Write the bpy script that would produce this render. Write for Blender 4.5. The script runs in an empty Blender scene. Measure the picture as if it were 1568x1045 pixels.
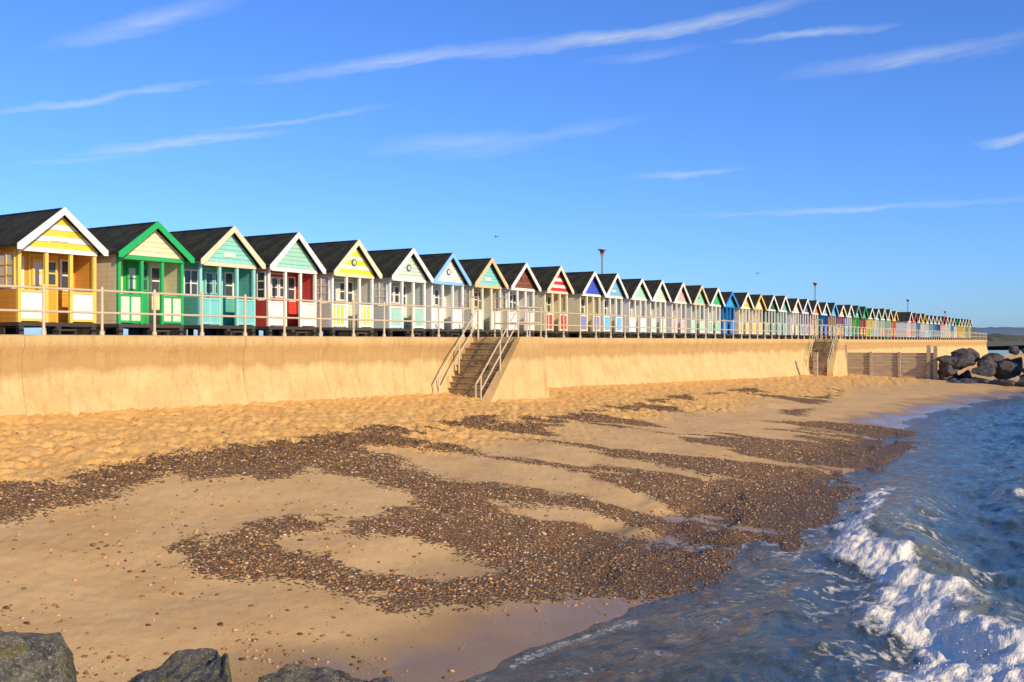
import bpy, bmesh, math, random
import numpy as np
from mathutils import Vector, noise as mnoise
random.seed(7); rng=np.random.default_rng(7)
scn=bpy.context.scene
F=1524.0; EYE=3.2
TH=math.atan(966/1524.0); SN,CS,TN=math.sin(TH),math.cos(TH),math.tan(TH)
ANG=math.atan2(CS,SN)
DECK=3.34; QW=19.85; QH=21.96
def P(s,q,z=0): return (s*SN-q*CS, s*CS+q*SN, z)
def s_of(px,c):   # bearing on row -> distance along the front
    d=c*F/(1750-px); return d*(TN*SN+CS)-SN*c

# ---------------------------------------------------------------- noise
TAB=rng.random((256,256))
def vn(x,y,sd=0):
    x=x+sd*17.3; y=y+sd*9.1
    xi=np.floor(x).astype(int); yi=np.floor(y).astype(int)
    fx=x-xi; fy=y-yi; fx=fx*fx*fx*(fx*(fx*6-15)+10); fy=fy*fy*fy*(fy*(fy*6-15)+10)
    a=TAB[xi&255,yi&255]; b=TAB[(xi+1)&255,yi&255]; c=TAB[xi&255,(yi+1)&255]; d=TAB[(xi+1)&255,(yi+1)&255]
    return (a*(1-fx)+b*fx)*(1-fy)+(c*(1-fx)+d*fx)*fy
def fbm(x,y,o=4,sd=0):
    t=0;a=.5;n=0
    for i in range(o):
        c,s_=math.cos(i*1.1),math.sin(i*1.1)
        t=t+a*vn((x*c-y*s_)*2**i,(x*s_+y*c)*2**i,sd+i*3); n+=a; a*=.5
    return t/n
def sst(a,b,x):
    t=np.clip((x-a)/(b-a),0,1); return t*t*(3-2*t)

# ---------------------------------------------------------------- node helpers
def newmat(name):
    m=bpy.data.materials.new(name); m.use_nodes=True
    nt=m.node_tree; b=nt.nodes['Principled BSDF']; return m,nt,b
def N(nt,t,**k):
    n=nt.nodes.new(t)
    for a,v in k.items(): setattr(n,a,v)
    return n
def M(nt,op,a,b=None,c=None,clamp=False):
    n=nt.nodes.new('ShaderNodeMath'); n.operation=op; n.use_clamp=clamp
    for i,v in enumerate((a,b,c)):
        if v is None: continue
        if isinstance(v,(int,float)): n.inputs[i].default_value=v
        else: nt.links.new(v,n.inputs[i])
    return n.outputs[0]
def MIX(nt,f,a,b,bt='MIX'):
    n=nt.nodes.new('ShaderNodeMix'); n.data_type='RGBA'; n.blend_type=bt
    for s,v in ((0,f),(6,a),(7,b)):
        if isinstance(v,(int,float)): n.inputs[s].default_value=v
        elif isinstance(v,(tuple,list)): n.inputs[s].default_value=(*v[:3],1)
        else: nt.links.new(v,n.inputs[s])
    return n.outputs[2]
def NOISE(nt,vec,scale,det=4,rough=.55):
    n=nt.nodes.new('ShaderNodeTexNoise'); n.inputs['Scale'].default_value=scale
    n.inputs['Detail'].default_value=det; n.inputs['Roughness'].default_value=rough
    if vec is not None: nt.links.new(vec,n.inputs['Vector'])
    return n.outputs['Fac']
def RAMP(nt,f,stops):
    n=nt.nodes.new('ShaderNodeValToRGB'); e=n.color_ramp.elements
    while len(e)<len(stops): e.new(.5)
    for i,(p,c) in enumerate(stops):
        e[i].position=p; e[i].color=(*c,1) if isinstance(c,tuple) else (c,c,c,1)
    nt.links.new(f,n.inputs[0]); return n.outputs[0]
def BUMP(nt,h,strength,dist,b,prev=None):
    n=nt.nodes.new('ShaderNodeBump'); n.inputs['Strength'].default_value=strength; n.inputs['Distance'].default_value=dist
    nt.links.new(h,n.inputs['Height'])
    if prev is not None: nt.links.new(prev,n.inputs['Normal'])
    if b is not None: nt.links.new(n.outputs[0],b.inputs['Normal'])
    return n.outputs[0]
def MAPV(nt,vec,sc):
    n=nt.nodes.new('ShaderNodeMapping'); n.inputs['Scale'].default_value=sc; nt.links.new(vec,n.inputs[0]); return n.outputs[0]

_pc={}
def paint(col,planks=False,rough=.5,name='paint',dirt=.22):
    key=(tuple(round(c,3) for c in col),planks,rough)
    if key in _pc: return _pc[key]
    m,nt,b=newmat(name)
    tc=N(nt,'ShaderNodeTexCoord').outputs['Object']
    oi=N(nt,'ShaderNodeObjectInfo').outputs['Random']
    sep=N(nt,'ShaderNodeSeparateXYZ'); nt.links.new(tc,sep.inputs[0])
    n1=NOISE(nt,MAPV(nt,tc,(3,3,1.2)),2.0,5,.65)
    f=RAMP(nt,n1,[(.42,0.0),(.75,1.0)])
    dk=tuple(c*.62+.015 for c in col)
    c1=MIX(nt,M(nt,'MULTIPLY',f,dirt*2),col,dk)
    c1=MIX(nt,M(nt,'MULTIPLY',oi,.07),c1,(0.35,.3,.22))
    if planks:
        fr=M(nt,'FRACT',M(nt,'DIVIDE',sep.outputs[2],.125))
        ln=M(nt,'LESS_THAN',fr,.09)
        c1=MIX(nt,M(nt,'MULTIPLY',ln,.45),c1,tuple(c*.35 for c in col))
        BUMP(nt,fr,.6,.02,b)
    nt.links.new(c1,b.inputs['Base Color']); b.inputs['Roughness'].default_value=rough
    _pc[key]=m; return m

# ---------------------------------------------------------------- mesh helpers
def link(o,parent=None):
    scn.collection.objects.link(o)
    if parent: o.parent=parent
    return o
class Part:
    def __init__(s): s.v=[]; s.f=[]; s.m=[]; s.mats=[]
    def mi(s,mat):
        if mat not in s.mats: s.mats.append(mat)
        return s.mats.index(mat)
    def poly(s,vs,fs,mat):
        k=len(s.v); i=s.mi(mat); s.v+= [tuple(v) for v in vs]
        for f in fs: s.f.append(tuple(a+k for a in f)); s.m.append(i)
    def box(s,x0,x1,y0,y1,z0,z1,mat):
        s.poly([(x0,y0,z0),(x1,y0,z0),(x1,y1,z0),(x0,y1,z0),(x0,y0,z1),(x1,y0,z1),(x1,y1,z1),(x0,y1,z1)],
          [(0,3,2,1),(4,5,6,7),(0,1,5,4),(1,2,6,5),(2,3,7,6),(3,0,4,7)],mat)
    def prism_xz(s,pts,y0,y1,mat):
        n=len(pts); vs=[(x,y0,z) for x,z in pts]+[(x,y1,z) for x,z in pts]
        s.poly(vs,[tuple(range(n)),tuple(range(2*n-1,n-1,-1))]+[(i,n+i,n+(i+1)%n,(i+1)%n) for i in range(n)],mat)
    def tube(s,a,b,r,mat,n=8,r2=None):
        a=Vector(a);b=Vector(b);d=(b-a).normalized(); r2=r if r2 is None else r2
        u=d.orthogonal().normalized(); w=d.cross(u)
        vs=[];
        for p,rr in ((a,r),(b,r2)):
            for i in range(n):
                t=2*math.pi*i/n; vs.append(p+u*rr*math.cos(t)+w*rr*math.sin(t))
        s.poly(vs,[tuple(range(n-1,-1,-1)),tuple(range(n,2*n))]+[(i,(i+1)%n,n+(i+1)%n,n+i) for i in range(n)],mat)
    def obj(s,name,parent=None,smooth=False):
        me=bpy.data.meshes.new(name); me.from_pydata(s.v,[],s.f)
        for m in s.mats: me.materials.append(m)
        me.polygons.foreach_set('material_index',s.m)
        bm=bmesh.new(); bm.from_mesh(me); bmesh.ops.recalc_face_normals(bm,faces=bm.faces); bm.to_mesh(me); bm.free()
        if smooth: me.polygons.foreach_set('use_smooth',[True]*len(me.polygons))
        return link(bpy.data.objects.new(name,me),parent)
def empty(name,loc=(0,0,0),rot=0):
    e=bpy.data.objects.new(name,None); e.location=loc; e.rotation_euler.z=rot; return link(e)
def fastmesh(name,V,Fq,mat,attr=None,smooth=True,k=4):
    me=bpy.data.meshes.new(name); me.vertices.add(len(V)); me.vertices.foreach_set('co',V.astype(np.float32).ravel())
    me.loops.add(Fq.size); me.loops.foreach_set('vertex_index',Fq.astype(np.int32).ravel())
    me.polygons.add(len(Fq)); me.polygons.foreach_set('loop_start',np.arange(0,Fq.size,k,dtype=np.int32))
    me.update(calc_edges=True)
    if smooth: me.polygons.foreach_set('use_smooth',np.ones(len(Fq),dtype=bool))
    if attr is not None:
        a=me.attributes.new('mask','FLOAT_COLOR','POINT'); a.data.foreach_set('color',attr.astype(np.float32).ravel())
    me.materials.append(mat); me.validate()
    return link(bpy.data.objects.new(name,me))

# ---------------------------------------------------------------- terrain functions
def zwall(s): return np.interp(s,[-20,11.7,26,63,76,200],[1.85,1.66,1.5,.95,.85,.7])
def qshore(s): return np.interp(s,[-30,0,6,12,18,28,36,44,54,60,76,110,300],[5,5.3,5.2,4.9,4.7,5.3,6.8,7.9,7.0,6.0,3.0,2.0,0.])
def zb0(q,s):
    qs=qshore(s); t=(q-qs)/(QW-qs)
    zw=zwall(s)
    up=zw*(np.clip(t,0,2)**1.05)
    return np.where(t>0,up,(q-qs)*.085)
def survey(px,py):
    z=.6
    for _ in range(12):
        d=(EYE-z)*F/(py-522); X=(px-784)/F*d
        q=-X*CS+d*SN; s=X*SN+d*CS
        z=.5*z+.5*float(max(0,zb0(np.array(q),np.array(s))))
    return (X,d)
G_ADD=[[(285,845),(340,818),(440,798),(500,800),(440,813),(402,825),(430,850),(520,870),(640,883),(740,884),(800,868),(740,848),(640,825),(560,812),(540,797),(640,787),(715,790),(650,762),(560,737),(480,724),(470,712),(540,702),(620,690),(700,672),(780,650),(900,630),(1020,612),(1110,598),(1230,590),(1290,598),(1210,640),(1330,650),(1440,665),(1480,690),(1400,730),(1360,800),(1240,870),(1130,895),(1020,905),(900,918),(760,922),(620,912),(520,899),(430,879),(330,863)],
 [(-60,762),(0,750),(120,737),(180,717),(300,697),(400,685),(470,672),(560,660),(650,650),(760,638),(720,662),(620,684),(540,702),(470,722),(400,731),(300,727),(210,735),(170,757),(90,775),(0,790),(-60,795)]]
G_SUB=[[(600,694),(700,696),(800,709),(900,726),(1000,760),(1080,785),(1150,805),(1060,796),(960,774),(850,757),(720,743),(630,722)],
 [(700,672),(780,670),(880,684),(960,701),(1060,720),(1140,738),(1040,728),(930,716),(830,707),(730,697)],
 [(825,651),(900,650),(1010,663),(1090,683),(1180,704),(1060,698),(960,690),(860,674)],
 [(965,630),(1040,630),(1130,644),(1190,659),(1260,677),(1150,671),(1060,662),(990,648)],
 [(1020,615),(1100,615),(1180,627),(1240,644),(1150,648),(1070,639)],
 [(1050,602),(1130,602),(1200,610),(1260,625),(1150,630),(1070,619)],
 [(1140,589),(1230,590),(1300,600),(1250,608),(1180,603)],
 [(740,770),(820,772),(930,790),(1040,816),(1120,838),(1000,826),(900,808),(810,792)]]
def sdpoly(px,py,poly):
    n=len(poly); d=np.full(px.shape,1e9); ins=np.zeros(px.shape,bool)
    for i in range(n):
        ax,ay=poly[i]; bx,by=poly[(i+1)%n]; ex,ey=bx-ax,by-ay
        wx,wy=px-ax,py-ay; t=np.clip((wx*ex+wy*ey)/(ex*ex+ey*ey+1e-9),0,1)
        d=np.minimum(d,(wx-t*ex)**2+(wy-t*ey)**2)
        cond=((ay>py)!=(by>py))&(px<(bx-ax)*(py-ay)/(by-ay+1e-12)+ax)
        ins^=cond
    return np.where(ins,1,-1)*np.sqrt(d)
ADDW=[[survey(*p) for p in g] for g in G_ADD]; SUBW=[[survey(*p) for p in g] for g in G_SUB]
def gravel(X,Y):
    wx=X+(fbm(X*1.1,Y*1.1,3,5)-.5)*.6; wy=Y+(fbm(X*1.1,Y*1.1,3,9)-.5)*1.0
    g=np.full(X.shape,-9.)
    for p in ADDW: g=np.maximum(g,sdpoly(wx,wy,p))
    sub=np.full(X.shape,-9.)
    for p in SUBW: sub=np.maximum(sub,sdpoly(wx,wy,p))
    g=np.minimum(g+.10,-sub)
    stripe=fbm(X*.20+3,(Y+X*.10)*.95,3,44)
    g=np.minimum(g,1.0)-1.15*sst(.53,.68,stripe)*sst(14,19,Y)*sst(-5,-1.5,X)
    g=g+(fbm(X*3,Y*3,3,2)-.5)*.6
    dens=fbm(X*.35,(Y+X*.1)*1.6,3,47)
    return sst(-.36,.32,g)*(.76+.24*sst(.38,.56,dens))
def qs_of(X,Y): return -X*CS+Y*SN, X*SN+Y*CS
def beach(X,Y,full=True):
    q,s=qs_of(X,Y); z=zb0(q,s)
    g=gravel(X,Y)
    z=z+(fbm(q*.5,s*.35,3,4)-.5)*.14*sst(4,9,q)*(1-sst(16,19,q))
    z=z-np.maximum(0,fbm(q*1.1,s*.45,3,14)-.5)*.55*sst(3,5,q)*(1-sst(6.2,8.5,q))*sst(10,14,s)
    z=z+g*.03
    dry=sst(12.0,14.3,q+(fbm(s*.3,q*.3,2,8)-.5)*3)
    l=fbm(X*3.8,Y*3.8,4,11); l2=fbm(X*1.6,Y*1.6,2,12); z=z+dry*(np.abs(l-.5)*-.36+.04)*(.45+1.1*l2)
    z=z+(fbm(X*9,Y*9,2,13)-.5)*.020*(.3+.7*sst(6,10,q))
    return z,g,dry,q,s

# fan grid
def fan(rmax):
    a=np.concatenate([np.linspace(-85,-34,60)[:-1],np.linspace(-34,36,760),np.linspace(36,88,50)[1:]])*math.pi/180
    r=[5.0]
    while r[-1]<62: r.append(r[-1]*1.0048)
    while r[-1]<rmax: r.append(r[-1]*1.025)
    r=np.array(r); A,R=np.meshgrid(a,r); X=np.sin(A)*R; Y=np.cos(A)*R-2.0
    n=len(a);m=len(r); i=np.arange(m-1)[:,None]*n+np.arange(n-1)[None,:]
    Q=np.stack([i,i+1,i+n+1,i+n],-1).reshape(-1,4)[:,::-1]
    return X.ravel(),Y.ravel(),Q
def compact(V,Q,keepv,attr):
    kf=keepv[Q].all(1); Q=Q[kf]; u,inv=np.unique(Q,return_inverse=True)
    return V[u],inv.reshape(-1,4),attr[u]

# ---------------------------------------------------------------- BEACH material
m_sand,nt,b=newmat('sand_and_shingle')
tc=N(nt,'ShaderNodeTexCoord').outputs['Object']
at=N(nt,'ShaderNodeAttribute',attribute_name='mask'); sp=N(nt,'ShaderNodeSeparateColor'); nt.links.new(at.outputs['Color'],sp.inputs[0])
gr,wet,dry=sp.outputs[0],sp.outputs[1],sp.outputs[2]
big=NOISE(nt,tc,.8,5,.6); fine=NOISE(nt,tc,45,3,.7)
cs=MIX(nt,RAMP(nt,big,[(.35,0.),(.7,1.)]),(.61,.37,.14),(.71,.46,.195))
cd=MIX(nt,RAMP(nt,NOISE(nt,tc,3,4,.7),[(.35,0.),(.7,1.)]),(.80,.43,.115),(.86,.52,.175))
c=MIX(nt,dry,cs,cd)
c=MIX(nt,M(nt,'MULTIPLY',RAMP(nt,fine,[(.5,0.),(.75,1.)]),.28),c,(.25,.13,.06))
vo=N(nt,'ShaderNodeTexVoronoi'); vo.inputs['Scale'].default_value=24; nt.links.new(tc,vo.inputs['Vector'])
vs=N(nt,'ShaderNodeSeparateColor'); nt.links.new(vo.outputs['Color'],vs.inputs[0])
pc=RAMP(nt,vs.outputs[0],[(0,(.10,.048,.02)),(.3,(.22,.105,.037)),(.55,(.34,.165,.052)),(.78,(.27,.165,.08)),(.92,(.52,.32,.14)),(1,(.50,.37,.24))])
gap=RAMP(nt,vo.outputs['Distance'],[(.3,0.),(.85,1.)])
pc=MIX(nt,gap,pc,(.08,.038,.015))
thr=M(nt,'ADD',M(nt,'MULTIPLY',gr,1.3),M(nt,'MULTIPLY',NOISE(nt,tc,1.7,3),.28))
gm=M(nt,'GREATER_THAN',thr,M(nt,'ADD',M(nt,'MULTIPLY',vs.outputs[1],.85),.19))
c=MIX(nt,M(nt,'MULTIPLY',gm,.93),c,pc)
dk=MIX(nt,M(nt,'MULTIPLY',wet,.62),c,(.10,.062,.03))
nt.links.new(dk,b.inputs['Base Color'])
ro=M(nt,'SUBTRACT',.9,M(nt,'MULTIPLY',M(nt,'MULTIPLY',M(nt,'POWER',wet,1.6),.74),M(nt,'SUBTRACT',1,M(nt,'MULTIPLY',gm,.55)))); nt.links.new(ro,b.inputs['Roughness'])
b.inputs['Specular IOR Level'].default_value=.24
hgt=M(nt,'MULTIPLY',M(nt,'SUBTRACT',1,vo.outputs['Distance']),gm)
dryw=M(nt,'SUBTRACT',1.04,wet,clamp=True)
bn=N(nt,'ShaderNodeBump'); bn.inputs['Distance'].default_value=.04; nt.links.new(hgt,bn.inputs['Height']); bn.inputs['Strength'].default_value=.6
b2=N(nt,'ShaderNodeBump'); b2.inputs['Distance'].default_value=.03; nt.links.new(NOISE(nt,tc,14,4,.65),b2.inputs['Height']); nt.links.new(M(nt,'MULTIPLY',dryw,M(nt,'ADD',.22,M(nt,'MULTIPLY',dry,.6))),b2.inputs['Strength']); nt.links.new(bn.outputs[0],b2.inputs['Normal'])
nt.links.new(b2.outputs[0],b.inputs['Normal'])

X,Y,Q=fan(4500)
z,g,dr,q,s=beach(X,Y)
wetv=1-sst(.03,.30,z+(fbm(X*.8,Y*.8,3,6)-.5)*.22)
keep=(q>-6)&(q<QW+1.2)&(s<420)
V,Qb,A=compact(np.stack([X,Y,z],1),Q,keep,np.stack([g,wetv,dr,np.ones_like(g)],1))
fastmesh('sand_beach',V,Qb,m_sand,A)

# ---------------------------------------------------------------- SEA
qbS=[0,5,9,9.9,11.8,13.7,16.3,20,24,30]; qbQ=[-2.5,-.6,1.05,1.45,2.1,2.95,3.95,4.7,5.1,5.6]
dst=np.hypot(X,Y)
w=q-np.interp(s,qbS,qbQ)+(fbm(s*.9,q*.4,3,21)-.5)*1.1
off=q-qshore(s)
damp=sst(1.0,-5,off); far=1-sst(60,300,dst)
ws=fbm(q*.55+fbm(s*.15,q*.1,2,31)*2.5,s*.22,3,22)-.5
rip=fbm(q*2.2+X*.3,s*1.1,3,23)-.5; rip2=fbm(q*6,s*3.6,2,24)-.5
zs=(ws*.60*damp+rip*.22*(.10+.90*damp)+rip2*.05*(.2+.8*damp))*far
sback=sst(27,17,s); bw=.28+.46*sst(19,9.5,s)
ridge=np.exp(-((w+.65)/.75)**2)*.26*sback
swell=sum(np.exp(-((q-qc+(fbm(s*.12,s*0+qc,2,25)-.5)*3)/.55)**2)*.22 for qc in (2.4,-.5,-5.5,-11.5))*sst(15,24,s)*far
prof=np.exp(-((w+.12)/bw)**2)
fn=fbm(X*2.0,Y*2.0,5,26); ff=fbm(X*9,Y*9,3,27); f5=fbm(X*5,Y*5,4,29)
foam=sst(.30,.82,prof*.85*sback+fn*.85-.34)
net=1-np.abs(fbm(X*2.6+fn*1.5,Y*2.6,3,61)-.5)*9
fo2=sst(.2,.8,net)*np.exp(-((w-.8)/.7)**2)*sback*.6+sst(.3,.9,net)*np.exp(-((w+1.3)/.9)**2)*sback*.55
sw=swell/.22; fo3=sst(.70,.88,np.clip(sw,0,1)*.45+fn*.62)*far*(1-sst(40,90,dst))*.65
dep=zs+.02-z
edge=np.exp(-((dep-.02)/.012)**2)*sst(.42,.6,fn)*.4*(1-sst(30,45,dst))
lace=sst(.3,.9,net)*np.exp(-((off+.8)/.7)**2)*.40*(1-sst(26,40,dst))
foam_all=np.clip(np.maximum.reduce([foam,fo2,fo3,edge,lace]),0,1)
zs=zs+ridge+swell+foam*((f5-.35)*.07+(fn-.4)*.12+(ff-.5)*.05)+.02
shal=1-sst(.02,.5,-zb0(q,s)+.0)
keep=(q<12)&(z-zs<.35)
V,Qs,A=compact(np.stack([X,Y,zs],1),Q,keep,np.stack([foam_all,shal,np.clip(ridge*2.5+swell,0,1),np.ones_like(g)],1))
m_sea,nt,b=newmat('sea_water')
tc=N(nt,'ShaderNodeTexCoord').outputs['Object']
at=N(nt,'ShaderNodeAttribute',attribute_name='mask'); sp=N(nt,'ShaderNodeSeparateColor'); nt.links.new(at.outputs['Color'],sp.inputs[0])
c=MIX(nt,sp.outputs[1],(.008,.055,.10),(.065,.07,.045))
c=MIX(nt,sp.outputs[2],c,(.18,.16,.055))
fm=RAMP(nt,M(nt,'ADD',sp.outputs[0],M(nt,'MULTIPLY',M(nt,'SUBTRACT',NOISE(nt,tc,18,5,.72),.5),1.3)),[(.25,0.),(.85,1.)])
fm=M(nt,'MULTIPLY',fm,M(nt,'GREATER_THAN',sp.outputs[0],.04))
c=MIX(nt,fm,c,(.93,.85,.67)); nt.links.new(c,b.inputs['Base Color'])
nt.links.new(M(nt,'ADD',M(nt,'MULTIPLY',fm,.6),.10),b.inputs['Roughness']); b.inputs['IOR'].default_value=1.33
rm=N(nt,'ShaderNodeMapping'); rm.inputs['Rotation'].default_value=(0,0,-ANG); nt.links.new(tc,rm.inputs[0])
st=MAPV(nt,rm.outputs[0],(.5,1.3,1))
n1=BUMP(nt,NOISE(nt,st,5,4,.6),.6,.09,None)
n2=BUMP(nt,NOISE(nt,st,1.1,3,.6),.8,.30,None,n1)
BUMP(nt,NOISE(nt,tc,40,2,.7),.30,.025,b,n2)
fastmesh('sea',V,Qs,m_sea,A)

# ---------------------------------------------------------------- pebbles (one mesh each)
ph=(1+5**.5)/2
IV=np.array([(-1,ph,0),(1,ph,0),(-1,-ph,0),(1,-ph,0),(0,-1,ph),(0,1,ph),(0,-1,-ph),(0,1,-ph),(ph,0,-1),(ph,0,1),(-ph,0,-1),(-ph,0,1)])/math.hypot(1,ph)
IF=np.array([(0,11,5),(0,5,1),(0,1,7),(0,7,10),(0,10,11),(1,5,9),(5,11,4),(11,10,2),(10,7,6),(7,1,8),(3,9,4),(3,4,2),(3,2,6),(3,6,8),(3,8,9),(4,9,5),(2,4,11),(6,2,10),(8,6,7),(9,8,1)])
def stones(name,x,y,zc,r,cols,mat,flat=.55):
    n=len(x); a=rng.random(n)*6.283
    sc=np.stack([r*(.8+.7*rng.random(n)),r*(.7+.4*rng.random(n)),r*flat*(.7+.6*rng.random(n))],1)
    v=IV[None]*sc[:,None,:]*(1+.28*(rng.random((n,12,1))-.5))
    tl=(rng.random(n)-.5)*.8; ct,s_t=np.cos(tl)[:,None],np.sin(tl)[:,None]
    vy=v[:,:,1]*ct-v[:,:,2]*s_t; vz=v[:,:,1]*s_t+v[:,:,2]*ct
    ca,sa=np.cos(a)[:,None],np.sin(a)[:,None]
    vx=v[:,:,0]*ca-vy*sa; vy=v[:,:,0]*sa+vy*ca
    VV=np.stack([vx+x[:,None],vy+y[:,None],vz+zc[:,None]],-1).reshape(-1,3)
    FF=(IF[None]+np.arange(n)[:,None,None]*12).reshape(-1,3)
    C=np.repeat(np.concatenate([cols,np.ones((n,1))],1),12,0)
    return fastmesh(name,VV,FF,mat,C,True,3)
m_peb,nt,b=newmat('pebble')
at=N(nt,'ShaderNodeAttribute',attribute_name='mask')
nt.links.new(at.outputs['Color'],b.inputs['Base Color']); b.inputs['Roughness'].default_value=.5
PAL=np.array([(.11,.05,.022),(.24,.115,.04),(.37,.18,.055),(.48,.235,.07),(.24,.16,.095),(.56,.35,.15),(.15,.07,.03),(.31,.15,.05),(.55,.42,.28)])
def scatter(n,dmin,dmax,amin,amax,fun):
    a=rng.uniform(amin,amax,n); d=dmin*(dmax/dmin)**rng.random(n)
    x=np.tan(a)*d; y=d; zz,g,dr,q,s=beach(x,y); k=(q<QW-.6)&(zz>-.06)&(rng.random(n)<fun(g,dr,q,zz,x,y))
    return x[k],y[k],zz[k]
x,y,zz=scatter(150000,8.5,40,-.56,.60,lambda g,dr,q,z,x,y:np.clip(g**1.7*.9,0,1)*np.clip(.35+fbm(x*1.5,y*1.5,2,40),0,1))
n=len(x); r=.010+.020*rng.random(n)**2.5+.003*(y>18)
wetd=(1-.5*(1-sst(.05,.25,zz)))[:,None]
stones('shingle',x,y,zz+r*.15,r,PAL[rng.integers(0,9,n)]*(.8+.4*rng.random((n,1)))*wetd,m_peb)
x,y,zz=scatter(36000,7.5,34,-.56,.60,lambda g,dr,q,z,x,y:(1-g)*(.08+.6*sst(.52,.7,fbm(x*.9,y*.9,3,41)))*(1-dr*.6))
n=len(x); r=.006+.028*rng.random(n)**4
PAL2=np.vstack([PAL*.75,[(.6,.3,.1)],[(.65,.35,.12)]])
stones('loose_pebbles',x,y,zz+r*.2,r,PAL2[rng.integers(0,11,n)],m_peb)

# spray droplets
nb=700; ss=8+11*rng.random(nb)**1.6; ww=rng.normal(.0,.35,nb); qq=np.interp(ss,qbS,qbQ)+ww
xx,yy,_=P(ss,qq); m_sp,nt,b=newmat('spray'); b.inputs['Base Color'].default_value=(.92,.87,.76,1); b.inputs['Roughness'].default_value=.3
stones('sea_spray',xx,yy,.24+np.abs(rng.normal(0,.10,nb))*np.exp(-ww**2),.003+.006*rng.random(nb)**3,np.full((nb,3),.85),m_sp,.9)

# ---------------------------------------------------------------- SEA WALL
m_wall,nt,b=newmat('sea_wall_concrete')
tc=N(nt,'ShaderNodeTexCoord').outputs['Object']; sp=N(nt,'ShaderNodeSeparateXYZ'); nt.links.new(tc,sp.inputs[0]); sx,sz=sp.outputs[0],sp.outputs[2]
c=MIX(nt,RAMP(nt,NOISE(nt,tc,1.3,6,.65),[(.3,0.),(.7,1.)]),(.60,.385,.145),(.74,.52,.24))
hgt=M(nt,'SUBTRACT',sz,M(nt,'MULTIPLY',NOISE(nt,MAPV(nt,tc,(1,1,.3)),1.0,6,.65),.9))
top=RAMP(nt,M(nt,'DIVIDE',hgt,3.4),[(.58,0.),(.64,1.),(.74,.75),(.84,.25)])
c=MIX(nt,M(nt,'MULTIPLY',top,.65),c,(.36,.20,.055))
strk=RAMP(nt,NOISE(nt,MAPV(nt,tc,(4,4,.25)),1.5,5,.7),[(.50,0.),(.75,1.)])
c=MIX(nt,M(nt,'MULTIPLY',strk,.6),c,(.33,.2,.085))
c=MIX(nt,M(nt,'MULTIPLY',RAMP(nt,NOISE(nt,tc,12,7,.78),[(.50,0.),(.68,1.)]),.42),c,(.36,.24,.11))
fr=M(nt,'FRACT',M(nt,'DIVIDE',M(nt,'ADD',sx,M(nt,'MULTIPLY',NOISE(nt,tc,5,3),.05)),6.1)); jn=M(nt,'LESS_THAN',fr,.004)
c=MIX(nt,M(nt,'MULTIPLY',jn,.3),c,(.12,.075,.035))
nt.links.new(c,b.inputs['Base Color']); b.inputs['Roughness'].default_value=.9
bb=BUMP(nt,NOISE(nt,tc,22,6,.75),.6,.04,None); BUMP(nt,NOISE(nt,MAPV(nt,tc,(1,1,.5)),2.5,4),.6,.08,b,bb)
S0,S1=-25,165.5
prof=[(QW+.5,3.336),(QW+.06,3.336),(QW,3.30),(QW-.01,3.14),(QW+.0,3.06),(QW+.07,2.96),(QW+.10,2.75),(QW+.09,2.5),(QW+.04,2.15),(QW-.06,1.75),(QW-.2,1.3),(QW-.42,.8),(QW-.7,.2),(QW-.8,-.6)]
segs=np.arange(S0,S1+.1,1.5); vs=[];fs=[];n=len(prof)
for a in segs:
    for (qq,zz_) in prof: vs.append((a,qq+.012*math.sin(a*.7),zz_))
for i in range(len(segs)-1):
    for j in range(n-1): fs.append((i*n+j,i*n+j+1,(i+1)*n+j+1,(i+1)*n+j))
vs+= [(segs[-1],QW+6,3.336),(segs[-1],QW+6,-.6)]
fs.append(tuple((len(segs)-1)*n+j for j in range(n))+(len(vs)-1,len(vs)-2))
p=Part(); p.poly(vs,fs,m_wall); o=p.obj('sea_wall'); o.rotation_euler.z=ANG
for f in o.data.polygons: f.use_smooth=True
m_prom,nt,b=newmat('promenade_concrete'); tc=N(nt,'ShaderNodeTexCoord').outputs['Object']
nt.links.new(MIX(nt,NOISE(nt,tc,2,6,.7),(.25,.19,.13),(.42,.34,.25)),b.inputs['Base Color']); b.inputs['Roughness'].default_value=.9
p=Part(); p.box(-25,165.4,QW+.5,34,2.6,DECK-.004,m_prom); o=p.obj('promenade'); o.rotation_euler.z=ANG
m_grass,nt,b=newmat('coastal_grass'); tc=N(nt,'ShaderNodeTexCoord').outputs['Object']
nt.links.new(MIX(nt,NOISE(nt,tc,.3,6,.7),(.05,.06,.025),(.16,.14,.06)),b.inputs['Base Color']); b.inputs['Roughness'].default_value=1
p=Part(); p.poly([(-400,34,3.3),(2500,34,2.6),(2500,3000,2.6),(-400,3000,3.3),(165.3,22,2.3),(2500,22,1.4),(2500,34.2,2.6),(165.3,34.2,3.2)],[(0,1,2,3),(4,5,6,7)],m_grass); o=p.obj('ground'); o.rotation_euler.z=ANG

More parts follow.
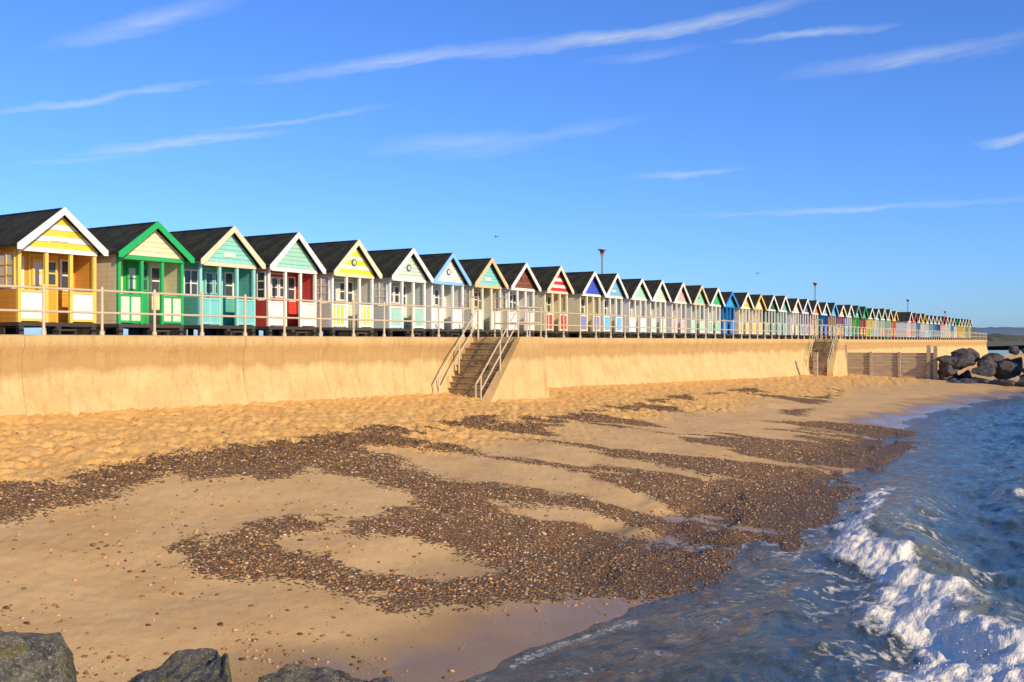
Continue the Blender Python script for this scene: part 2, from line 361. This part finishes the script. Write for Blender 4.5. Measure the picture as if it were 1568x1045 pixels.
# steps down to beach
m_steel=paint((.60,.50,.33),rough=.45,name='galvanised_rail')
m_stepc,nt,b=newmat('worn_step_concrete'); tc=N(nt,'ShaderNodeTexCoord').outputs['Object']
nt.links.new(MIX(nt,RAMP(nt,NOISE(nt,tc,3,6,.7),[(.35,0.),(.7,1.)]),(.20,.13,.06),(.42,.30,.16)),b.inputs['Base Color']); b.inputs['Roughness'].default_value=.9
def steps(sa,qf=17.9,zbot=1.15):
    e=empty('beach_steps',(0,0,0),ANG); n=int(round((3.336-zbot)/.19)); go=.185
    p=Part()
    for i in range(n):
        zt=3.336-.19*(i+1); p.box(sa-go*(i+1),sa-go*i-.002,qf+.2,QW-.03+.1,.3,zt,m_stepc)
        p.box(sa-go*(i+1)-.025,sa-go*(i+1)+.04,qf+.203,QW+.06,zt-.035,zt+.004,m_stepc)
    p.obj('treads',e)
    p=Part(); L=n*go; se=sa+1.5
    tp=[(sa-L-.1,3.336-.19*n+.02),(sa+.02,3.345),(se,3.345),(se+.12,.3),(sa-L-.1,.3)]
    ba=.28; A=[(x,qf-ba*(3.34-zv)/3,zv) for x,zv in tp]; B=[(x,qf+.2,zv) for x,zv in tp]; k=len(tp)
    p.poly(A+B,[tuple(range(k)),tuple(range(2*k-1,k-1,-1))]+[(i,k+i,k+(i+1)%k,(i+1)%k) for i in range(k)],m_wall); p.obj('flank_wall',e)
    p=Part(); p.box(sa+.0,se,qf+.203,QW+.3,.3,3.342,m_wall); p.obj('landing',e)
    p=Part(); r=.024
    for qq in (qf+.1,QW-.18):
        bz=3.34-.19*n
        for h in (.5,.98):
            p.tube((sa,qq,3.36+h),(sa-L-.05,qq,bz+h+.05),r,m_steel)
        for t in (0,.5,1):
            x_=sa-(L+.05)*t; z_=3.34-(.19*n)*t; p.tube((x_,qq,z_-.1),(x_,qq,z_+1.03),r*1.1,m_steel)
        p.tube((sa-L-.05,qq,bz+.98+.05),(sa-L-.35,qq,bz+.75),r,m_steel); p.tube((sa-L-.35,qq,bz+.75),(sa-L-.33,qq,bz+.1),r,m_steel)
    for h in (.5,1.03):
        p.tube((sa,qf+.1,3.34+h),(se,qf+.1,3.34+h),r,m_steel); p.tube((se,qf+.1,3.34+h),(se,QW+.1,3.34+h),r,m_steel)
    p.tube((se,qf+.1,3.3),(se,qf+.1,4.4),r*1.1,m_steel); p.tube((sa+.75,qf+.1,3.3),(sa+.75,qf+.1,4.37),r*1.1,m_steel)
    for qq in (QW-.2,QW+.1): p.tube((se,qq,3.3),(se,qq,4.75),r*1.2,m_steel); p.tube((sa,qq,3.3),(sa,qq,4.75),r*1.2,m_steel)
    p.tube((sa,QW-.2,4.74),(sa,QW+.1,4.74),r,m_steel);p.tube((se,QW-.2,4.74),(se,QW+.1,4.74),r,m_steel)
    p.obj('handrails',e)
steps(28.8); steps(71.5,18.1,1.05)
# railing
p=Part(); gaps=[(28.75,30.35),(71.45,73.05)]
QR=QW+.1
first=s_of(75,23.4)
sl=[first+1.42*k for k in range(-20,110)]; sl=[a for a in sl if S0<a<S1 and not any(g0-.2<a<g1+.2 for g0,g1 in gaps)]
for a in sl:
    p.tube((a,QR,3.3),(a,QR,4.38),.032,m_steel); p.tube((a,QR,3.3),(a,QR,3.42),.055,m_steel)
    p.tube((a,QR,4.36),(a,QR,4.43),.045,m_steel,8,.02)
cur=S0
for g0,g1 in gaps+[(S1,S1)]:
    for h in (.5,1.0): p.tube((cur,QR,DECK+h),(g0,QR,DECK+h),.027,m_steel)
    cur=g1
p.tube((S1-.1,QR,3.3),(S1-.1,QR,4.4),.03,m_steel)
for h in(.5,1.0): p.tube((S1-.1,QR,DECK+h),(S1-.1,QR+6,DECK+h),.024,m_steel)
o=p.obj('metal_railing'); o.rotation_euler.z=ANG

# ---------------------------------------------------------------- HUTS
W=(.88,.85,.76); CR=(.90,.78,.48)
m_glass,nt,b=newmat('window_glass'); b.inputs['Base Color'].default_value=(.06,.07,.08,1); b.inputs['Roughness'].default_value=.08
m_curt=paint((.72,.66,.55),name='curtain',rough=.8)
m_dark=paint((.05,.04,.03),name='dark_timber',rough=.8)
m_roof,nt,b=newmat('roof_felt'); tc=N(nt,'ShaderNodeTexCoord').outputs['Object']; sp=N(nt,'ShaderNodeSeparateXYZ'); nt.links.new(tc,sp.inputs[0])
oi=N(nt,'ShaderNodeObjectInfo').outputs['Random']
c=MIX(nt,RAMP(nt,NOISE(nt,tc,2.5,6,.7),[(.40,0.),(.74,1.)]),(.016,.016,.015),(.07,.065,.022))
c=MIX(nt,M(nt,'MULTIPLY',oi,.25),c,(.035,.035,.03))
fr=M(nt,'FRACT',M(nt,'DIVIDE',sp.outputs[1],.9)); c=MIX(nt,M(nt,'LESS_THAN',fr,.03),c,(.006,.006,.006))
nt.links.new(c,b.inputs['Base Color']); b.inputs['Roughness'].default_value=.9; b.inputs['Specular IOR Level'].default_value=.25; BUMP(nt,NOISE(nt,tc,50,3),.4,.01,b)
def window(p,x0,x1,y,z0,z1,frm,nx=2,nz=2,axis='x',glass=m_glass,sgn=-1):
    t=.045
    def bx(a0,a1,d0,d1,c0,c1,m):
        if axis=='x': p.box(a0,a1,y+min(sgn*d0,sgn*d1),y+max(sgn*d0,sgn*d1),c0,c1,m)
        else: p.box(y+min(sgn*d0,sgn*d1),y+max(sgn*d0,sgn*d1),a0,a1,c0,c1,m)
    bx(x0,x1,.0,.015,z0,z1,glass)
    bx(x0-t,x0,.0,.04,z0-t,z1+t,frm);bx(x1,x1+t,.0,.04,z0-t,z1+t,frm)
    bx(x0,x1,.0,.038,z0-t,z0,frm);bx(x0,x1,.0,.038,z1,z1+t,frm)
    for i in range(1,nx): a=x0+(x1-x0)*i/nx; bx(a-.018,a+.018,.015,.032,z0,z1,frm)
    for i in range(1,nz): a=z0+(z1-z0)*i/nz; bx(x0,x1,.015,.030,a-.018,a+.018,frm)
def hut(s,apexz,wall,trim,gab,gab2,panel,posts,door,style=0,side='solid',q=QH,lod=0,plaq=0,accent=None):
    e=empty('beach_hut',P(s,q,DECK),ANG)
    H=apexz-DECK; w=1.02; ez=2.1; D=3.2; ov=1.15; fl=.30; RY=-.22
    sl=(H-ez)/ov
    mw=paint(wall,True,name='painted_boards'); mt=paint(trim,name='trim_paint'); mg=paint(gab,name='gable_paint'); mg2=paint(gab2,name='gable_stripe_paint')
    mp=paint(panel,name='panel_paint'); mo=paint(posts,name='post_paint'); md=paint(door,name='door_paint')
    p=Part(); p.box(-w,w,-.02,D,fl-.09,fl,m_dark)
    for x_ in (-w+.08,0,w-.08):
        for y_ in (.05,D*.5): p.box(x_-.06,x_+.06,y_-.06,y_+.06,0,fl-.092,m_dark)
    p.box(-w+.02,w-.02,D-.12,D-.08,-.005,fl-.092,m_dark); p.box(-w+.02,-w+.05,.6,D-.122,-.005,fl-.092,m_dark)  # added dark boards at back and left, standing in for shade under the floor
    p.box(-.22,.30,-.34,-.06,.1,.14,m_dark); p.box(-.20,-.15,-.32,-.06,0,.1,m_dark); p.box(.23,.28,-.32,-.06,0,.1,m_dark)
    p.obj('floor_stilts_and_shade_boards',e)
    p=Part(); wt=.03; pd=.85
    for sg in (-1,1):
        xa,xb=sorted((sg*w,sg*(w-wt)))
        y0=pd if (side!='solid' and sg==-1) else .09
        p.box(xa,xb,y0,D,fl+.002,ez+.1,mw)
        if y0==pd: p.box(xa,xb,.09,pd,fl+.002,1.08,mw)
    p.box(-w+wt,w-wt,pd,pd+wt,fl+.002,ez+.12,mw)
    hz=H-.12
    p.prism_xz([(-w+wt,fl),(w-wt,fl),(w-wt,ez-.0),(0,hz-.02),(-w+wt,ez-.0)],D-wt,D-.001,mw)
    p.box(-w+wt,w-wt,.0+.03,pd,ez+.0,ez+.02,mt)
    p.obj('walls',e)
    p=Part()
    for sg in (-1,1):
        pts=[(0,H),(sg*ov,ez),(sg*ov,ez-.05),(0,H-.06)]
        p.prism_xz(pts,RY,D+.12,m_roof)
    p.box(-.04,.04,RY+.01,D+.11,H-.02,H+.015,m_roof)
    p.obj('roof',e)
    p=Part()
    for sg in (-1,1):
        p.prism_xz([(0,H+.03),(sg*(ov+.03),ez+.0),(sg*(ov+.03),ez-.13),(sg*(ov-.08),ez-.13),(0,H-.15)],RY-.03,RY-.002,mt)
    p.obj('bargeboards',e)
    p=Part(); zz=ez-.03; k=0; st=.145 if gab!=gab2 else .125
    while zz<H-.16:
        z1=min(zz+st,H-.13); xa=min(w,(H-.10-zz)/sl); xb=max(.0,min(w,(H-.10-z1)/sl))
        p.prism_xz([(-xa,zz+.004),(xa,zz+.004),(xb,z1-.004),(-xb,z1-.004)],-.02-(.004 if k%2 else 0),.02,mg if k%2==0 else mg2); zz=z1; k+=1
    p.box(-w-.0,w+.0,-.035,.05,ez-.14,ez-.032,mt)
    if plaq==1: p.box(-.22,.22,-.05,-.026,ez+.14,ez+.26,paint((.8,.75,.6)))
    if plaq==2:
        p.tube((0,-.05,ez+.34),(0,-.026,ez+.34),.12,paint((.05,.08,.2)),16); p.tube((0,-.054,ez+.34),(0,-.051,ez+.34),.075,mg,16)
    p.obj('gable',e)
    p=Part(); t=.04
    xs=[-w+t,-.30,.34,w-t]
    for x_ in xs: p.box(x_-t,x_+t,.0,.08,fl+.002,ez-.142,mo)
    zr=1.06
    for a,b_ in ((xs[0]+t,xs[1]-t),(xs[2]+t,xs[3]-t)):
        p.box(a,b_,.005,.075,zr-.05,zr,mo); p.box(a,b_,.01,.07,fl+.03,fl+.09,mo)
        if style in (0,2): p.box(a,b_,.03,.05,fl+.09,zr-.05,mp)
        elif style==1:
            nn=6
            for i in range(nn):
                c0=a+(b_-a)*(i+.12)/nn; c1=a+(b_-a)*(i+.88)/nn; p.box(c0,c1,.03,.05,fl+.09,zr-.05,mp if i%2==0 or accent is None else paint(accent))
        elif style==3:
            m2=(a+b_)/2; p.box(a,b_,.03,.045,fl+.09,zr-.05,mp); p.box(m2-.03,m2+.03,.02,.055,fl+.09,zr-.05,mo)
    if style==2:
        window(p,xs[0]+t+.045,xs[1]-t-.045,.05,zr+.06,ez-.22,mo,2,3)
    if side=='win':
        p.box(-w+.001,-w+.029,.09,pd,ez-.12,ez+.0,mo)
        window(p,.16,pd-.06,-w+.015,1.15,ez-.2,mo,2,3,'y',m_curt if plaq!=0 else m_glass)
    elif side=='open':
        p.box(-w+.001,-w+.029,.09,pd,1.08,1.12,mo)
    p.obj('porch_posts',e)
    p=Part(); y=pd
    p.box(-.26,.50,y-.05,y-.002,fl+.01,1.98,mo)
    p.box(-.21,.11,y-.075,y-.051,fl+.03,1.93,md); p.box(.13,.45,y-.075,y-.051,fl+.03,1.93,md)
    window(p,-.16,.06,y-.076,1.25,1.8,mo,1,2,glass=m_curt if (plaq+style)%2 else m_glass); window(p,.18,.40,y-.076,1.25,1.8,mo,1,2)
    if lod==0:
        window(p,-.86,-.42,y,1.15,1.85,paint(W),2,2,glass=m_curt if style==0 else m_glass); window(p,.62,.88,y,1.15,1.85,paint(W),1,2)
    p.obj('doors',e)
    return e
Y_=(.85,.55,.07); G_=(.01,.42,.10); T_=(.12,.46,.40); TP=(.36,.66,.54); RD=(.60,.03,.025); BL=(.02,.09,.55); LB=(.18,.52,.80); MT=(.45,.75,.55); BR=(.22,.07,.04); DG=(.03,.15,.07)
apx=[90,233,350,449,541,625,686,746,799,852,904,939,977,1008,1040,1069,1094,1116,1140,1160,1180,1198,1217,1232,1247]
apy=[320,341,348,357,366,381,388,396,403,403,416,415,427,429,433,437,441,447,448,451,452,453,457,458,460]
spec=[#wall trim gab gab2 panel posts door style side
 ((.80,.36,.04),W,(.88,.62,.06),W,W,(.90,.58,.10),(.85,.40,.04),0,'win',1),
 (CR,G_,CR,CR,(.88,.85,.60),G_,G_,3,'solid',0),
 (T_,(.84,.68,.44),(.28,.68,.60),(.28,.68,.60),(.18,.58,.54),(.30,.66,.60),T_,3,'open',1),
 ((.66,.06,.04),W,TP,TP,(.86,.84,.74),W,(.60,.04,.03),0,'win',0),
 ((.75,.72,.60),CR,(.86,.76,.03),W,(.86,.78,.04),W,(.35,.42,.36),1,'win',2),
 ((.70,.74,.66),W,(.60,.72,.60),(.60,.72,.60),(.38,.62,.52),W,(.3,.4,.36),0,'win',2),
 (W,(.25,.55,.90),W,W,W,W,(.70,.72,.70),0,'solid',2),
 ((.75,.73,.62),(.78,.55,.28),(.25,.66,.62),(.25,.66,.62),W,(.84,.74,.5),(.5,.35,.2),3,'win',1),
 (W,W,BR,(.26,.09,.04),W,W,(.45,.30,.25),1,'win',2),
 (CR,(.86,.7,.45),(.78,.03,.05),W,(.66,.03,.04),CR,(.10,.06,.05),3,'solid',0),
 (CR,W,(.05,.10,.62),(.05,.10,.62),(.30,.30,.62),CR,(.08,.10,.40),1,'solid',0),
 ((.75,.72,.6),W,LB,LB,LB,W,(.5,.55,.55),0,'solid',1),
 (W,W,MT,MT,W,W,MT,0,'solid',0),
 ((.78,.78,.68),W,(.58,.78,.62),(.58,.78,.62),(.55,.78,.6),W,(.7,.6,.3),3,'solid',1),
 (W,W,(.80,.50,.45),(.80,.5,.45),(.80,.5,.45),W,(.6,.3,.25),0,'solid',0),
 ((.72,.75,.6),(.82,.62,.36),(.32,.70,.45),(.32,.70,.45),MT,W,DG,0,'solid',2),
 (W,W,(.04,.54,.18),(.04,.54,.18),(.12,.6,.35),W,G_,3,'solid',0),
 ((.02,.24,.55),(.02,.25,.75),(.03,.45,.70),(.03,.45,.70),(.02,.3,.7),(.02,.24,.65),(.5,.1,.05),0,'solid',0),
 (CR,W,(.85,.62,.08),(.85,.62,.08),(.85,.7,.3),W,Y_,1,'solid',1),
 (CR,Y_,W,W,Y_,W,Y_,0,'solid',0),
 (DG,W,DG,DG,(.06,.28,.13),W,DG,3,'solid',0),
 (T_,W,(.15,.52,.38),(.15,.52,.38),T_,W,G_,0,'solid',0),
 (W,W,(.75,.73,.6),(.75,.73,.6),CR,W,BR,0,'solid',0),
 ((.03,.12,.34),W,(.06,.2,.48),(.06,.2,.48),(.06,.2,.48),W,BL,3,'solid',0),
 ((.66,.10,.04),W,(.80,.18,.06),(.80,.18,.06),(.8,.5,.2),W,RD,0,'solid',0)]
for i,(ax,ay) in enumerate(zip(apx,apy)):
    d=26*F/(1750-ax); zt=EYE+(522-ay)/F*d; zt=min(max(zt,6.22),6.5)
    sp_=spec[i]; hut(s_of(ax,26),zt,*sp_[:9],plaq=sp_[9],lod=0 if i<16 else 1,accent=(W if i==4 else None))
s1=s_of(90,26)
hut(s1-2.8,6.3,(.6,.2,.15),W,(.7,.3,.25),W,W,W,RD,0); hut(s1-5.6,6.3,W,BL,LB,LB,W,W,BL,3); hut(s1-8.4,6.3,CR,G_,CR,CR,W,W,G_,1)
cols=[W,CR,MT,LB,(.80,.10,.05),Y_,T_,BL,(.85,.5,.12),G_,(.9,.7,.12),RD,(.02,.3,.7)]
sx_=s_of(1247,26); rr=random.Random(3)
k=1
while sx_+2.7*k<164:
    sx2=sx_+2.7*k; k+=1
    if 111<sx2<116: continue
    pk=lambda:rr.choice(cols)
    g_=pk(); wl=rr.choice([W,pk(),g_,pk()])
    if 118<sx2<122: wl=(.2,.08,.04); g_=BR
    pn=rr.choice([pk(),g_,g_])
    hut(sx2,6.27+rr.random()*.15,wl,rr.choice([W,W,pk()]),g_,g_ if rr.random()<.8 else W,pn,rr.choice([W,pk()]),pk(),rr.choice([0,1,3]),lod=1)

# ---------------------------------------------------------------- lamps
m_lp=paint((.16,.15,.13),name='lamp_post_paint'); m_lh=paint((.45,.40,.30),name='lamp_head')
def lamp(px,py,c=31.5):
    d=c*F/(1750-px); z=EYE+(522-py)/F*d; X_=(px-784)/F*d
    e=empty('street_lamp',(X_,d,DECK)); H=z-DECK
    p=Part(); p.tube((0,0,0),(0,0,.9),.085,m_lp,10); p.tube((0,0,.9),(0,0,H-.45),.06,m_lp,10,.04); p.obj('post',e)
    p=Part(); p.tube((0,0,H-.5),(0,0,H-.3),.05,m_lh,12,.10); p.tube((0,0,H-.3),(0,0,H-.09),.10,m_glass,12,.18)
    p.tube((0,0,H-.09),(0,0,H-.04),.27,m_lh,16,.24); p.tube((0,0,H-.04),(0,0,H),.13,m_lh,12,.04)
    for t in range(4):
        a=t*math.pi/2+.4; p.tube((.05*math.cos(a),.05*math.sin(a),H-.5),(.25*math.cos(a),.25*math.sin(a),H-.08),.016,m_lh,6)
    p.obj('lantern',e)
for a in ((922,380),(1248,432),(1390,458),(1447,476)): lamp(*a)

# ---------------------------------------------------------------- groyne
m_tim,nt,b=newmat('weathered_timber'); tc=N(nt,'ShaderNodeTexCoord').outputs['Object']
nt.links.new(MIX(nt,RAMP(nt,NOISE(nt,MAPV(nt,tc,(1,.4,6)),3,5,.7),[(.3,0.),(.7,1.)]),(.24,.19,.12),(.56,.44,.28)),b.inputs['Base Color']); b.inputs['Roughness'].default_value=.85
e=empty('timber_groyne',(0,0,0),ANG); p=Part(); q0=19.3
for i in range(9):
    z1=2.35-.22*i
    for j in range(3): qa=q0-2.3*j; p.box(76-.05-.012*((i+j)%3),76+.04,qa-2.29,qa,z1-.21,z1,m_tim)
p.obj('planks',e); p=Part()
for qq,zt in ((19.1,3.0),(18.7,2.9),(12.9,2.9),(12.45,2.85)): p.box(75.7,75.92,qq-.12,qq+.12,-.3,zt,m_tim)
for qq,zt in ((16.9,2.42),(14.9,2.42)): p.box(75.8,75.92,qq-.09,qq+.09,-.3,zt,m_tim)
p.obj('posts',e)
e=empty('timber_post',(0,0,0),ANG); p=Part(); p.box(66.4,66.66,18.2,18.46,.3,2.4,m_tim); p.box(66.38,66.68,18.18,18.48,2.4,2.45,m_tim); p.box(66.35,66.396,18.18,18.48,1.9,2.05,m_tim); p.obj('post',e)

# ---------------------------------------------------------------- rocks
m_rock,nt,b=newmat('granite_boulder'); tc=N(nt,'ShaderNodeTexCoord').outputs['Object']
c=MIX(nt,RAMP(nt,NOISE(nt,tc,7,9,.75),[(.40,0.),(.60,1.)]),(.08,.08,.07),(.34,.30,.22))
c=MIX(nt,RAMP(nt,NOISE(nt,tc,4,7,.78),[(.50,0.),(.58,.85)]),c,(.22,.185,.05)) 
c=MIX(nt,RAMP(nt,NOISE(nt,tc,60,5,.75),[(.53,0.),(.62,.8)]),c,(.52,.47,.36))
nt.links.new(c,b.inputs['Base Color']); b.inputs['Roughness'].default_value=.75
bb=BUMP(nt,NOISE(nt,tc,10,9,.78),1.0,.25,None); BUMP(nt,NOISE(nt,tc,70,4,.75),.8,.03,b,bb)
m_rock2,nt,b=newmat('armour_stone'); tc=N(nt,'ShaderNodeTexCoord').outputs['Object']
nt.links.new(MIX(nt,NOISE(nt,tc,1.5,6,.7),(.02,.022,.026),(.12,.10,.08)),b.inputs['Base Color']); b.inputs['Roughness'].default_value=.65
BUMP(nt,NOISE(nt,tc,4,5,.7),.7,.15,b)
def rockmesh(c,r,sd,sub=4,lo=.62,hi=.88,npl=16):
    R=random.Random(sd); bm=bmesh.new(); bmesh.ops.create_icosphere(bm,subdivisions=sub,radius=1)
    pl=[]
    for _ in range(npl):
        n=Vector((R.gauss(0,1),R.gauss(0,1),R.gauss(0,1))).normalized(); pl.append((n,R.uniform(lo,hi)))
    for v in bm.verts:
        p=v.co.copy()
        for n,h in pl:
            dd=p.dot(n)-h
            if dd>0: p-=n*dd*.95
        p+=v.co*(mnoise.fractal(v.co*1.9+Vector((sd,0,0)),.9,2.0,7)*.10)
        v.co=Vector((p.x*r[0],p.y*r[1],p.z*r[2]))+Vector(c)
    vs=[tuple(v.co) for v in bm.verts]; fs=[tuple(v.index for v in f.verts) for f in bm.faces]; bm.free(); return vs,fs
def boulder(cx,cy,top,r,sd):
    vs,fs=rockmesh((0,0,0),r,sd,6); mx=max(v[2] for v in vs); p=Part(); p.poly(vs,fs,m_rock); o=p.obj('boulder',smooth=True); o.location=(cx,cy,top-mx)
boulder(-2.45,4.6,1.88,(.72,.7,.85),3)
boulder(-1.42,4.4,1.80,(.45,.5,.75),5)
boulder(-.90,4.25,1.80,(.62,.45,.70),9)
boulder(-3.6,4.9,1.7,(.7,.6,.8),12); boulder(-2.0,3.6,1.5,(.8,.6,.8),14); boulder(-.4,3.4,1.35,(.8,.6,.8),15); boulder(.9,3.3,1.2,(.7,.6,.9),17); boulder(-3.2,3.7,1.4,(.7,.6,.8),18)
p=Part(); R=random.Random(4)
for i in range(170):
    qq=R.uniform(-10,12.0); ss=77+R.gauss(0,1.9); rr_=R.uniform(.5,1.05); h=2.9*math.exp(-((ss-77.6)/2.6)**2)
    vs,fs=rockmesh((ss,qq,R.uniform(.1,1)**.7*h+.0),(rr_,rr_*R.uniform(.7,1.3),rr_*R.uniform(.5,.9)),i,3,.4,.78,14); p.poly(vs,fs,m_rock2)
o=p.obj('rock_armour_groyne',smooth=False); o.rotation_euler.z=ANG

# ---------------------------------------------------------------- distant land
def ridge(name,dist,x0,x1,h,mat,sd,jag,n=240):
    p=Part(); vs=[];fs=[]
    xs=np.linspace(x0,x1,n); hh=h*(.55+.6*fbm(xs/ (x1-x0)*6,xs*0,3,sd))+jag*fbm(xs/ (dist*.008),xs*0+3,5,sd+1); hh*=sst(0,.04,(xs-x0)/(x1-x0))
    for i,(x_,z_) in enumerate(zip(xs,hh)): vs+=[(x_,dist,-.5),(x_,dist+dist*.02,z_*.75),(x_,dist+dist*.06,z_),(x_,dist+dist*.3,-.5)]
    for i in range(n-1):
        for j in range(3): fs.append((4*i+j,4*i+4+j,4*i+5+j,4*i+1+j))
    p.poly(vs,fs,mat); return p.obj(name,smooth=True)
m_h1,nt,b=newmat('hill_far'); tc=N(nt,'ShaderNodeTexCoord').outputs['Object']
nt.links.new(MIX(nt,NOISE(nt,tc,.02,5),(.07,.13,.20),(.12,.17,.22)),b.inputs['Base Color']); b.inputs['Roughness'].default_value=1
m_h2,nt,b=newmat('tree_belt'); tc=N(nt,'ShaderNodeTexCoord').outputs['Object']
nt.links.new(MIX(nt,NOISE(nt,tc,.15,5,.7),(.03,.045,.03),(.12,.12,.06)),b.inputs['Base Color']); b.inputs['Roughness'].default_value=1
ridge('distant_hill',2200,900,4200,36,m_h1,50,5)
ridge('distant_trees',400,170,900,4,m_h2,55,5,600)

# ---------------------------------------------------------------- gulls
m_gull=paint((.75,.75,.75),name='gull_white'); m_gw=paint((.12,.12,.13),name='gull_grey')
def gull(px,py,d,yaw,flap):
    z=EYE+(522-py)/F*d; e=empty('seagull',((px-784)/F*d,d,z),yaw)
    p=Part(); prof=[(-.28,.015),(-.18,.04),(-.05,.075),(.08,.07),(.16,.045),(.22,.048),(.27,.03),(.33,.006)]
    for (a,ra),(b_,rb) in zip(prof[:-1],prof[1:]): p.tube((a,0,0),(b_,0,0),ra,m_gull,10,rb)
    p.poly([(-.2,-.03,.0),(-.2,.03,0),(-.36,.08,0),(-.36,-.08,0),(-.2,-.03,.012),(-.2,.03,.012),(-.36,.08,.008),(-.36,-.08,.008)],[(0,1,2,3),(7,6,5,4),(0,4,5,1),(1,5,6,2),(2,6,7,3),(3,7,4,0)],m_gull)
    p.obj('body',e)
    p=Part()
    for sg in (-1,1):
        st=[(.08,-.10,.03,0),(.12,-.06,.28,flap*.22),(.05,-.09,.48,flap*.18),(-.12,-.16,.68,flap*.08)]
        vs=[]
        for a,b_,y_,z_ in st: vs+=[(a,sg*y_,z_+.02),(b_,sg*y_,z_+.02),(b_,sg*y_,z_+.008),(a,sg*y_,z_)]
        fs=[]
        for i in range(3):
            for j in range(4): fs.append((4*i+j,4*i+(j+1)%4,4*i+4+(j+1)%4,4*i+4+j))
        fs+=[(0,3,2,1),(12,13,14,15)]; p.poly(vs,fs,m_gw)
    p.obj('wings',e)
gull(760,363,150,2.4,1.0); gull(1160,419,200,2.0,.9)

# ---------------------------------------------------------------- world
EL=23; AZ=math.degrees(math.atan2(.642,-.762))
wd=bpy.data.worlds.new("World"); scn.world=wd; wd.use_nodes=True; nt=wd.node_tree; bg=nt.nodes['Background']
sky=N(nt,'ShaderNodeTexSky',sky_type='NISHITA'); sky.sun_disc=False; sky.sun_elevation=math.radians(EL); sky.sun_rotation=math.radians(AZ)
sky.air_density=1.0; sky.dust_density=.4; sky.ozone_density=3.0
STR=.125
tc=N(nt,'ShaderNodeTexCoord').outputs['Generated']; sp=N(nt,'ShaderNodeSeparateXYZ'); nt.links.new(tc,sp.inputs[0])
az=M(nt,'ARCTAN2',sp.outputs[0],sp.outputs[1]); el=M(nt,'ARCSINE',sp.outputs[2])
def ae(px,py):
    v=Vector((px-784,F,522-py)).normalized(); return math.atan2(v.x,v.y),math.asin(v.z)
cv0=N(nt,'ShaderNodeCombineXYZ'); nt.links.new(az,cv0.inputs[0]); nt.links.new(el,cv0.inputs[1])
rt=N(nt,'ShaderNodeMapping'); rt.vector_type='TEXTURE'; rt.inputs['Rotation'].default_value=(0,0,.14); rt.inputs['Scale'].default_value=(.14,.016,1); nt.links.new(cv0.outputs[0],rt.inputs[0])
nz=NOISE(nt,rt.outputs[0],1.6,6,.68)
rt2=N(nt,'ShaderNodeMapping'); rt2.vector_type='TEXTURE'; rt2.inputs['Rotation'].default_value=(0,0,.14); rt2.inputs['Scale'].default_value=(.2,.14,1); nt.links.new(cv0.outputs[0],rt2.inputs[0])
nlow=NOISE(nt,rt2.outputs[0],1.5,4,.6)
cv=N(nt,'ShaderNodeCombineXYZ'); nt.links.new(az,cv.inputs[0])
nt.links.new(M(nt,'ADD',el,M(nt,'ADD',M(nt,'MULTIPLY',M(nt,'SUBTRACT',nlow,.5),.022),M(nt,'MULTIPLY',M(nt,'SUBTRACT',nz,.5),.012))),cv.inputs[1])
tot=None
ST=[(330,128,850,52,12,.6),(640,92,1330,-18,13,.8),(40,82,400,-18,18,.5),(-80,183,360,118,7,.65),(90,236,460,196,8,.7),(280,207,620,155,6,.45),(-20,256,260,230,6,.25),
    (550,229,870,213,22,.42),(780,219,1000,176,12,.25),(1100,64,1390,35,8,.65),(1180,120,1640,42,15,.5),(945,280,1165,254,7,.55),(1000,334,1640,296,6,.5),(1480,222,1620,200,8,.7),(880,97,1100,70,9,.25)]
for x0,y0,x1,y1,hw,am in ST:
    a0,e0=ae(x0,y0); a1,e1=ae(x1,y1); L=math.hypot(a1-a0,e1-e0)
    mp_=N(nt,'ShaderNodeMapping'); mp_.vector_type='TEXTURE'; mp_.inputs['Location'].default_value=((a0+a1)/2,(e0+e1)/2,0)
    mp_.inputs['Rotation'].default_value=(0,0,math.atan2(e1-e0,a1-a0)); mp_.inputs['Scale'].default_value=(L/2,hw/F,1)
    nt.links.new(cv.outputs[0],mp_.inputs[0])
    gt=N(nt,'ShaderNodeTexGradient'); gt.gradient_type='SPHERICAL'; nt.links.new(mp_.outputs[0],gt.inputs[0])
    mk=M(nt,'MULTIPLY',gt.outputs['Fac'],am)
    tot=mk if tot is None else M(nt,'ADD',tot,mk)
mask=M(nt,'MULTIPLY',tot,M(nt,'ADD',M(nt,'MULTIPLY',RAMP(nt,nz,[(.30,0.),(.70,1.)]),.8),.3),clamp=True)
mask=M(nt,'MULTIPLY',mask,M(nt,'GREATER_THAN',sp.outputs[1],0))
tint=MIX(nt,1.0,sky.outputs[0],(.54,.87,1.54),'MULTIPLY')
nt.links.new(MIX(nt,mask,tint,(.66/STR,.74/STR,.86/STR)),bg.inputs[0]); bg.inputs[1].default_value=STR

sd=bpy.data.lights.new('sun','SUN'); sd.energy=5; sd.angle=math.radians(.5); sd.color=(1,.81,.52)
so=bpy.data.objects.new('sun',sd); link(so)
v=Vector((.642*math.cos(math.radians(EL)),-.762*math.cos(math.radians(EL)),math.sin(math.radians(EL))))
so.rotation_euler=v.to_track_quat('Z','Y').to_euler(); so.location=(20,-20,20)

cd=bpy.data.cameras.new('camera'); co=bpy.data.objects.new('camera',cd); link(co); co.location=(0,0,EYE); co.rotation_euler=(math.radians(90),0,0)
cd.lens=35; cd.sensor_width=36; cd.clip_end=20000; cd.clip_start=.1; scn.camera=co
scn.view_settings.view_transform='Standard'; scn.view_settings.look='None'; scn.view_settings.exposure=0
